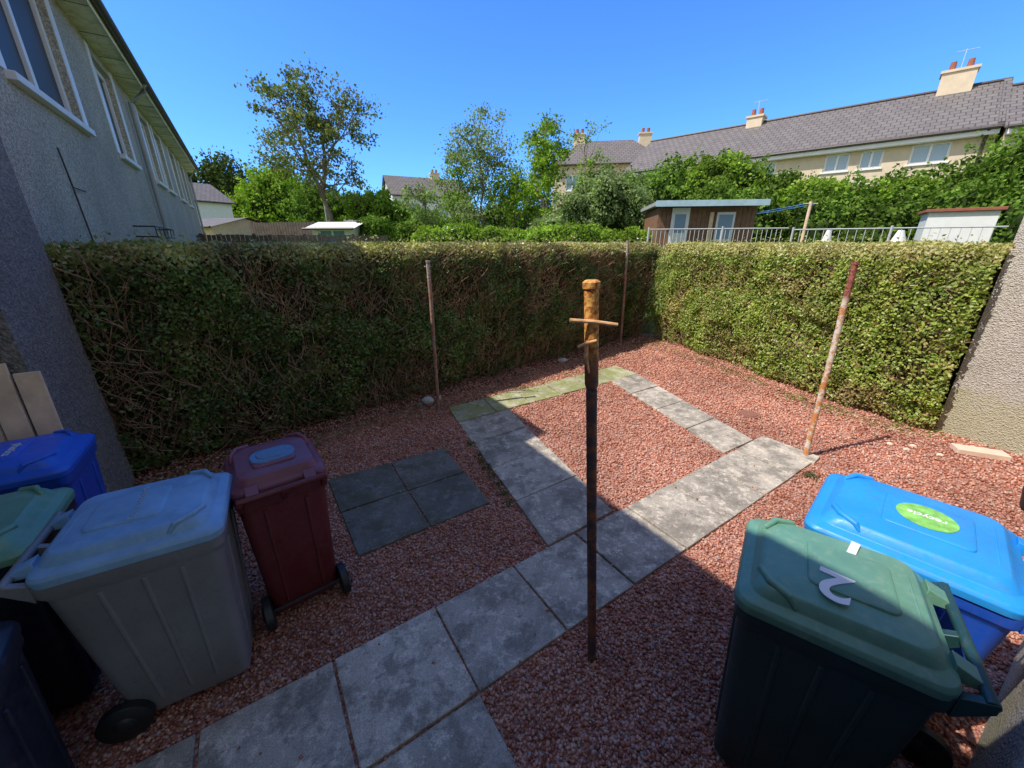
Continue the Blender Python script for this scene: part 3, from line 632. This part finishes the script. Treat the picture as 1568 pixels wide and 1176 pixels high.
def tree(name,x,y,z0,ztop,zbot,cr,mat,ntips=60,per=120,size=.16,spread=.35,trunk=.18,limbs=9,shape=1.,lean=0,fork=.3):
    par=empty(name); mb=MB(); H=ztop-z0; rndp=random.Random(int(x*37+y*101))
    top=Vector((x+lean,y,ztop-.08*H)); base=Vector((x,y,z0))
    tp=[base.lerp(top,k/8)+Vector((rndp.gauss(0,.015)*H,rndp.gauss(0,.015)*H,0))*(k>0) for k in range(9)]
    mb.tube(tp,[trunk*(1-.11*k)+.01 for k in range(9)],8)
    zc=(ztop+zbot)/2; hz=(ztop-zbot)/2; tips=[]
    prim=[]
    for i in range(limbs):
        t_=rndp.uniform(fork,.85); k=min(int(t_*8),7); o=tp[k].lerp(tp[k+1],t_*8-k)
        th=i*2.4+rndp.uniform(-.4,.4); zz=rndp.uniform(max(o.z-.05*H,zbot),ztop-.1*H)
        f=math.sqrt(max(.05,1-((zz-zc)/hz)**2)); rr4=cr*f*rndp.uniform(.6,1.)
        tip=Vector((x+lean*t_+math.cos(th)*rr4,y+math.sin(th)*rr4,zz+.1*H*rndp.random())); mid=o.lerp(tip,.5)+Vector((0,0,-.03*H+rndp.gauss(0,.02)*H))
        r0=trunk*(1-.9*t_)*.6+.01; mb.tube([o,mid,tip],[r0,r0*.6,r0*.2],6,cap=False); prim.append((o,mid,tip,r0))
    for i in range(ntips):
        o,mid,tip,r0=rndp.choice(prim); t_=rndp.uniform(.3,1.); s_=mid.lerp(tip,(t_-.5)*2) if t_>.5 else o.lerp(mid,t_*2)
        dv=Vector((rndp.gauss(0,1),rndp.gauss(0,1),rndp.gauss(.3,.8))).normalized()*rndp.uniform(.25,.6)*cr*.8
        q=s_+dv
        lim=((q.x-x-lean*.7)/cr)**2+((q.y-y)/cr)**2+((q.z-zc)/hz)**2
        if lim>1.05: q=Vector((x+lean*.7,y,zc)).lerp(q,1/math.sqrt(lim))
        mb.tube([s_,s_.lerp(q,.5)+Vector((0,0,.03*H*rndp.random())),q],[r0*.35+.008,r0*.2+.006,.004],4,cap=False); tips.append(q)
    for i in range(ntips//6):
        q=tp[rndp.randint(5,8)]+Vector((rndp.gauss(0,.12)*cr,rndp.gauss(0,.12)*cr,rndp.uniform(0,.1)*H)); tips.append(q)
    mb.obj('trunk_and_limbs',M['bark'],par)
    T_=np.array([tuple(q) for q in tips]); k=len(T_)
    idx=rng.integers(0,k,k*per); sc=rng.uniform(.5,1.2,k)[idx]
    P=T_[idx]+rng.normal(size=(k*per,3))*spread*sc[:,None]*np.array([1,1,.75])
    leaves('foliage',P,size,mat,par,aspect=.6)
    return par
tree('tall_tree',-11.3,26,1.5,11.2,4.0,3.7,M['lf_olive'],ntips=92,per=95,size=.175,spread=.35,trunk=.17,limbs=18,fork=.3)
tree('young_tree',-1.45,20,1.6,7.9,3.,1.65,M['lf_silver'],ntips=80,per=65,size=.11,spread=.25,trunk=.06,limbs=14,fork=.2)
tree('young_tree',-2.6,21,1.6,6.2,2.6,1.3,M['lf_bright'],ntips=55,per=70,size=.11,spread=.24,trunk=.05,limbs=10,fork=.2)
tree('young_tree',1.35,18,1.6,6.8,2.6,1.1,M['lf_bright'],ntips=60,per=80,size=.12,spread=.22,trunk=.06,limbs=12,fork=.2)
tree('young_tree',.1,19.5,1.6,5.6,2.4,1.3,M['lf_bright'],ntips=50,per=80,size=.12,spread=.22,trunk=.05,limbs=10,fork=.2)
tree('young_tree',-4.6,22,1.6,5.2,2.6,1.3,M['lf_silver'],ntips=30,per=60,size=.12,spread=.25,trunk=.05,limbs=9,fork=.2)
tree('ash_tree',4.1,24,1.6,8.4,4.2,1.3,M['lf_bright'],ntips=26,per=40,size=.13,spread=.2,trunk=.06,limbs=9,fork=.3)
shrub('rounded_shrub',[(3.5,16,3.2,1.6,1.4,1.5),(2.5,15.6,2.7,1.2,1.1,1.1),(4.6,16.3,2.7,1.1,1.1,1.2),(1.6,15.2,2.4,1.,.9,.7)],20000,.1,M['lf_silver'],lump=.35)
shrub('garden_hedge',[(-2.6+k*.95,13.2+.25*math.sin(k),2.05,.75,.7,.65+.12*math.sin(k*1.7)) for k in range(8)],14000,.08,M['lf_bright'])
shrub('evergreen_shrub',[(-9.,28,3.2,2.2,1.6,2.2),(-6.6,29,2.8,1.8,1.6,1.6)],9000,.2,M['lf_bright'])
shrub('evergreen_shrub',[(-5.2,24,2.4,1.8,1.4,1.2),(-3.,24,2.3,1.6,1.4,1.2),(-7.4,22,2.3,1.2,1.,1.1)],9000,.16,M['lf_mid'])
bl=[]
for (x,y,zt,rx) in [(5.,18.5,4.6,1.4),(6.5,18.,5.2,1.6),(8.2,17.6,5.3,1.7),(9.8,17.2,5.1,1.6),(10.9,16.6,4.6,1.4),(12.,16.,4.3,1.5),(13.2,15.2,4.3,1.5),(14.2,14.2,4.4,1.5),(14.9,13.4,4.7,1.5),(15.4,12.6,5.3,1.6),(16.2,11.6,5.7,1.7),(16.9,10.2,5.9,1.8),(8.8,15.6,4.,1.2),(10.6,14.8,3.9,1.2),(12.2,13.8,3.8,1.2),(13.3,12.4,3.9,1.2),(14,11,4.,1.3),(7.6,16.2,4.2,1.2)]:
    bl.append((x,y,(zt+1.4)/2-.1,rx,1.3,(zt-1.4)/2+.15))
shrub('laurel_shrubbery',bl,70000,.13,M['lf_mid'],lump=.28)
shrub('laurel_shrub',[(8.2,17.1,4.2,1.4,1.2,1.1),(11.2,15.6,3.4,1.3,1.,.9),(13.4,14.2,3.3,1.2,1.,.9),(15.4,12.,4.2,1.3,1.2,1.2)],12000,.12,M['lf_bright'],lump=.35)
for (x,y,zt,cr,mt) in [(-41,62,13.6,4.2,'lf_dark'),(-46,60,12.,4.,'lf_dark'),(-36,64,11.5,3.6,'lf_dark'),(-30,56,10.5,3.4,'lf_mid')]:
    tree('pine_tree',x,y,1.5,zt,4,cr,M[mt],ntips=70,per=80,size=.45,spread=.7,trunk=.3,limbs=12)
shrub('broadleaf_tree',[(-25.5,45,5.4,2.9,2.5,3.7),(-22.5,47,5.,2.5,2.4,2.9),(-29,46,4.5,2.2,2.2,2.8)],13000,.3,M['lf_bright'],lump=.35)
shrub('broadleaf_tree',[(-18.5,40,4.6,2.4,2.,2.4),(-15.,41,4.2,2.6,2.,2.2),(-12.,42,4.1,2.,2.,2.)],11000,.28,M['lf_mid'],lump=.35)
bl=[]
for k in range(26):
    x=-62+k*3.6+random.uniform(-1,1); bl.append((x,78+random.uniform(-4,4),4.5,3.4,3,random.uniform(3.5,6.5)))
shrub('distant_trees',bl,26000,.55,M['lf_dark'])
def tuft(name,pts,n_,h,mat,spread=.1):
    Ps=[]
    for (x,y) in pts:
        q=rng.normal(size=(n_,2))*spread; Ps.append(np.c_[q+np.array([x,y]),.012+rng.random(n_)*h])
    return leaves(name,np.concatenate(Ps),.028,mat,aspect=.35)
tuft('path_weeds',[(-.25+.11*k*-1,3.45+.24*k) for k in range(3)]+[(-.02-.06*k,2.86+.14*k) for k in range(6)]+[(3.0,3.3),(2.95,3.28)],55,.03,M['lf_dark'],.03)
tuft('moss_weeds',[(-.6,5.2),(-.2,5.45),(.2,5.75),(.7,6.1),(1.1,6.45),(-3.2,3.4)],130,.03,M['lf_mid'],.14)
tuft('hedge_weeds',[(3.9,6.6),(4.1,6.2),(4.2,5.3),(4.5,4.9),(4.9,4.4),(5.1,4.2),(3.75,7.2)],120,.07,M['lf_mid'],.1)

# ------------------------------------------------------------------ bins
def rsec(hw_,yf,yr,r,z,k=5):
    cy_=(yf+yr)/2; hd=(yf-yr)/2; out=[]
    for (sx,sy,a0) in ((1,1,0),(-1,1,90),(-1,-1,180),(1,-1,270)):
        for i in range(k+1):
            a_=R(a0+90*i/k); out.append(((hw_-r)*sx+r*math.cos(a_),cy_+sy*(hd-r)+r*math.sin(a_),z))
    return out
def wheelie_bin(x,y,ang,bm,lm,w_=.55,d=.64,h=1.07,badge=None,number=None,sticker=False,name='wheelie_bin',text=None):
    par=empty(name,(x,y,.012),R(ang-90)); mb=MB()
    prof=[(.045,.39,.36,-.34),(.06,.405,.38,-.355),(.45,.435,.42,-.41),(.80,.465,.455,-.45),(.81,.468,.458,-.455)]
    mb.loft([rsec(w_*a,d*f,d*b_,.05,h*z) for z,a,f,b_ in prof]+[rsec(w_*.495,d*.48,d*-.475,.05,h*.835),rsec(w_*.5,d*.482,d*-.48,.05,h*.9)])
    def at(z):
        zz=[p_[0] for p_ in prof]; return [np.interp(z,zz,[p_[i] for p_ in prof]) for i in (1,2,3)]
    for yy in (-.22,.0,.2):
        for sx in (-1,1):
            a0,f0,_=at(.12); a1,f1,_=at(.79); o=.010
            lo,hi=(w_*a0-.003)*sx,(w_*a1-.003)*sx
            mb.hexa([(lo,d*yy*.8,h*.12),(lo+o*sx,d*yy*.8+.005,h*.12),(lo+o*sx,d*yy*.8+.02,h*.12),(lo,d*yy*.8+.025,h*.12),(hi,d*yy,h*.79),(hi+o*sx,d*yy+.005,h*.79),(hi+o*sx,d*yy+.02,h*.79),(hi,d*yy+.025,h*.79)])
    for xx in (-.22,.22):
        for s_,i in ((1,1),(-1,2)):
            y0=at(.12)[i]*d; y1=at(.79)[i]*d; o=.010*s_
            mb.hexa([(w_*xx-.012,y0-.003*s_,h*.12),(w_*xx+.012,y0-.003*s_,h*.12),(w_*xx+.008,y0+o,h*.12),(w_*xx-.008,y0+o,h*.12),(w_*xx-.012,y1-.003*s_,h*.79),(w_*xx+.012,y1-.003*s_,h*.79),(w_*xx+.008,y1+o,h*.79),(w_*xx-.008,y1+o,h*.79)])
    mb.obj('body',bm,par,smooth=35,bevel=.004)
    mb=MB()
    mb.loft([rsec(w_*.512,d*.495,d*-.47,.06,h*.885),rsec(w_*.516,d*.50,d*-.475,.06,h*.915),rsec(w_*.50,d*.485,d*-.465,.06,h*.93),rsec(w_*.44,d*.43,d*-.43,.06,h*.942),rsec(w_*.42,d*.40,d*-.40,.06,h*.97),rsec(w_*.40,d*.37,d*-.38,.06,h*.982),rsec(w_*.2,d*.15,d*-.2,.05,h*.99)])
    mb.loft([rsec(w_*.24,d*.16,d*-.26,.03,h*.98),rsec(w_*.235,d*.155,d*-.255,.03,h*.995),rsec(w_*.22,d*.14,d*-.24,.03,h*.9985)])
    for yy in (-.34,-.31,-.28): mb.cbox((0,d*yy,h*.975),w_*.5,.008,.02)
    for sx in (-1,1):
        c_=Vector((sx*w_*.36,d*.34,h*.955))
        mb.tube([c_+Vector((-.075*sx,.035,-.01)),c_+Vector((-.06*sx,.03,.028)),c_+Vector((.0,.0,.036)),c_+Vector((.03*sx,-.06,.028)),c_+Vector((.035*sx,-.085,-.01))],[.011,.013,.014,.013,.011],8)
    for sx in (-1,1):
        mb.hexa([(sx*w_*.3-.03,d*-.45,h*.9),(sx*w_*.3+.03,d*-.45,h*.9),(sx*w_*.3+.03,d*-.56,h*.9),(sx*w_*.3-.03,d*-.56,h*.9),(sx*w_*.3-.03,d*-.45,h*.955),(sx*w_*.3+.03,d*-.45,h*.955),(sx*w_*.3+.03,d*-.55,h*.93),(sx*w_*.3-.03,d*-.55,h*.93)])
    mb.obj('lid',lm,par,smooth=40,bevel=.004)
    mb=MB(); yh=d*-.565; mb.tube([(-w_*.46,yh,h*.915),(w_*.46,yh,h*.915)],.017,12)
    for sx in (-1,-.0,1): mb.hexa([(sx*w_*.44-.014,d*-.46,h*.82),(sx*w_*.44+.014,d*-.46,h*.82),(sx*w_*.44+.014,yh-.012,h*.895),(sx*w_*.44-.014,yh-.012,h*.895),(sx*w_*.44-.014,d*-.46,h*.9),(sx*w_*.44+.014,d*-.46,h*.9),(sx*w_*.44+.014,yh-.012,h*.93),(sx*w_*.44-.014,yh-.012,h*.93)])
    mb.obj('handle',bm,par,smooth=40,bevel=.003)
    mb=MB(); 
    for sx in (-1,1):
        x0=sx*(w_*.385+.012); x1=sx*(w_*.385+.06); yw,zw=d*-.37,.1
        mb.tube([(x0,yw,zw),(x0+.006*sx,yw,zw),(x1-.006*sx,yw,zw),(x1,yw,zw)],[.088,.1,.1,.088],24); mb.tube([(x1,yw,zw),(x1+.008*sx,yw,zw)],[.045,.035],16)
    mb.tube([(-w_*.43,d*-.37,.1),(w_*.43,d*-.37,.1)],.011,8); mb.obj('wheels',M['black'],par,smooth=40)
    zt=h*.9985
    if badge:
        mb=MB(); mb.loft([rsec(w_*.25,d*.1,d*-.22,.07,zt-.004),rsec(w_*.24,d*.09,d*-.21,.065,zt+.008)]); mb.loft([rsec(w_*.18,d*.05,d*-.16,.05,zt+.007),rsec(w_*.17,d*.04,d*-.15,.05,zt+.014)]); mb.obj('lid_badge',badge,par,smooth=40,bevel=.002)
    def txt(s,size,lx,ly,lz,rot,mat=M['num'],b=.004):
        cu=bpy.data.curves.new('painted_'+'label','FONT'); cu.body=s; cu.size=size; cu.extrude=.0008; cu.offset=b; cu.align_x='CENTER'; cu.align_y='CENTER'; cu.materials.append(mat)
        o=bpy.data.objects.new('painted_label',cu); o.parent=par; o.location=(lx,ly,lz); o.rotation_euler=(0,0,R(rot)); scene.collection.objects.link(o)
    if number: 
        for q in number: txt(*q)
    if text: 
        for q in text: txt(*q)
    if sticker:
        mb=MB(); k=28; mb.loft([[(.0+math.cos(2*math.pi*i/k)*.1,-.03+math.sin(2*math.pi*i/k)*.1,zt+.0015+j*.001) for i in range(k)] for j in (0,1)]); mb.obj('sticker',M['sticker'],par)
    return par
soft=m_plain('moulded_text',(.36,.5,.62),.6)
wheelie_bin(-1.71,1.47,30,M['bin_grey'],M['lid_ltblue'],w_=.54,text=[('GARDEN WASTE',.035,0,.0,1.0705,0,soft,.0)])
wheelie_bin(-1.41,1.98,128,M['bin_maroon'],M['lid_maroon'],w_=.46,d=.53,h=1.04,badge=M['decal_b'])
wheelie_bin(1.20,1.09,145,M['bin_green'],M['lid_green'],w_=.54,d=.60,number=[('2',.21,-.10,.02,1.0705,80),('1',.2,.15,-.05,1.0625,75)])
wheelie_bin(1.83,1.43,133,M['bin_blue'],M['lid_blue'],w_=.62,d=.70,h=1.04,sticker=True,text=[('recycle',.045,0,-.03,1.0425,90,M['num'],.001)])
wheelie_bin(-2.93,1.93,33,M['bin_blue'],M['lid_dblue'],text=[('plastics',.06,0,.05,1.0705,0,M['num'],.0)])
wheelie_bin(-2.42,1.32,33,M['bin_navy'],M['lid_green'])
wheelie_bin(-1.90,.74,40,M['bin_navy'],M['bin_navy'],w_=.42,d=.5,h=.95)

mb=MB(); 
for k,(p_,hh) in enumerate([(-1.22,1.43),(-1.35,1.5),(-1.48,1.40),(-1.62,1.47)]):
    o=W(p_,3.45,.02); t=W(p_-.02,3.62+.01*k,hh)
    mb.box(o,n*-.115,e*.024,t-o)
mb.obj('timber_planks',M['wood'],bevel=.003)

def rock(name,x,y,sx,sy,sz,mat):
    mb=MB(); secs=[]
    for j in range(1,7):
        ph=math.pi*j/7; secs.append([(x+math.sin(ph)*math.cos(t_)*sx*(1+.3*mn.noise((x+math.cos(t_)*1.3,math.sin(t_)*1.3,j*.6))),y+math.sin(ph)*math.sin(t_)*sy*(1+.3*mn.noise((math.cos(t_)*1.5,y+math.sin(t_),j*.7))),sz*.75-math.cos(ph)*sz) for t_ in [2*math.pi*i/10 for i in range(10)]])
    mb.loft(secs); return mb.obj(name,mat,smooth=45)
rock('white_stone',-1.22,5.15,.09,.07,.07,M['stone']); rock('white_stone',-1.1,5.3,.05,.06,.05,M['stone']); rock('white_stone',1.0,7.25,.1,.06,.05,M['stone']); rock('rubble_stone',-1.32,5.05,.05,.05,.04,M['bark'])
mb=MB(); mb.cbox((5.15,3.72,.04),.42,.16,.06,R(-25)); mb.obj('concrete_lintel_offcut',M['peach'],bevel=.006)
for (x,y) in ((4.6,3.9),(4.45,3.82),(4.7,3.7),(4.38,3.95)): rock('rubble_stone',x,y,.035,.03,.02,M['peach'])
mb=MB(); mb.tube([(3.22,4.75,.008),(3.22,4.75,.03)],.13,24); mb.tube([(3.22,4.75,.03),(3.22,4.75,.036)],.09,20); mb.obj('drain_cover',M['iron'],smooth=40)
mb=MB(); mb.tube([(-.2,5.5,.06),(.05,5.53,.075),(.32,5.6,.05)],.007,5); mb.tube([(.05,5.53,.075),(.2,5.66,.08)],.005,5); mb.obj('fallen_stick',M['bark'])
mb=MB(); mb.tube([(4.55,2.75,.02),(4.55,2.75,.2),(4.55,2.75,.22),(4.55,2.75,.2)],[.1,.13,.14,.11],18); mb.obj('plant_pot',M['black'],smooth=40)

# ------------------------------------------------------------------ light, sky, camera
elev=54; az=R(18)
d=Vector((math.cos(az)*math.cos(R(elev)),math.sin(az)*math.cos(R(elev)),-math.sin(R(elev))))
sl=bpy.data.lights.new('sun','SUN'); sl.energy=5.; sl.angle=R(.5); sl.color=(1,.95,.87)
so=bpy.data.objects.new('sun',sl); so.rotation_euler=d.to_track_quat('-Z','Y').to_euler(); scene.collection.objects.link(so)
wd=bpy.data.worlds.new('World'); scene.world=wd; wd.use_nodes=True; nt=wd.node_tree
sk=nt.nodes.new('ShaderNodeTexSky'); sk.sky_type='NISHITA'; sk.sun_disc=False; sk.sun_elevation=R(elev); sk.sun_rotation=R(252); sk.air_density=1.; sk.dust_density=.3; sk.ozone_density=2.5
tc=nt.nodes.new('ShaderNodeTexCoord'); sx=nt.nodes.new('ShaderNodeSeparateXYZ'); nt.links.new(tc.outputs['Generated'],sx.inputs[0])
mr=nt.nodes.new('ShaderNodeMapRange'); nt.links.new(sx.outputs[1],mr.inputs[0]); mr.inputs[1].default_value=0.; mr.inputs[2].default_value=.45
tint=mix(nt,mr.outputs[0],(2.0,1.55,1.2),(.54,1.08,2.0))     # added warm fill from sky overhead and behind the camera; deep blue ahead
nt.links.new(mix(nt,1.,sk.outputs[0],tint,'MULTIPLY'),nt.nodes['Background'].inputs[0]); nt.nodes['Background'].inputs[1].default_value=.15
cam=bpy.data.cameras.new('camera'); cam.sensor_width=36; cam.lens=13.52; cam.clip_end=1500; cam.clip_start=.05
co=bpy.data.objects.new('camera',cam); co.location=(0,0,2.2); co.rotation_euler=(R(90-20.1),0,0); scene.collection.objects.link(co); scene.camera=co
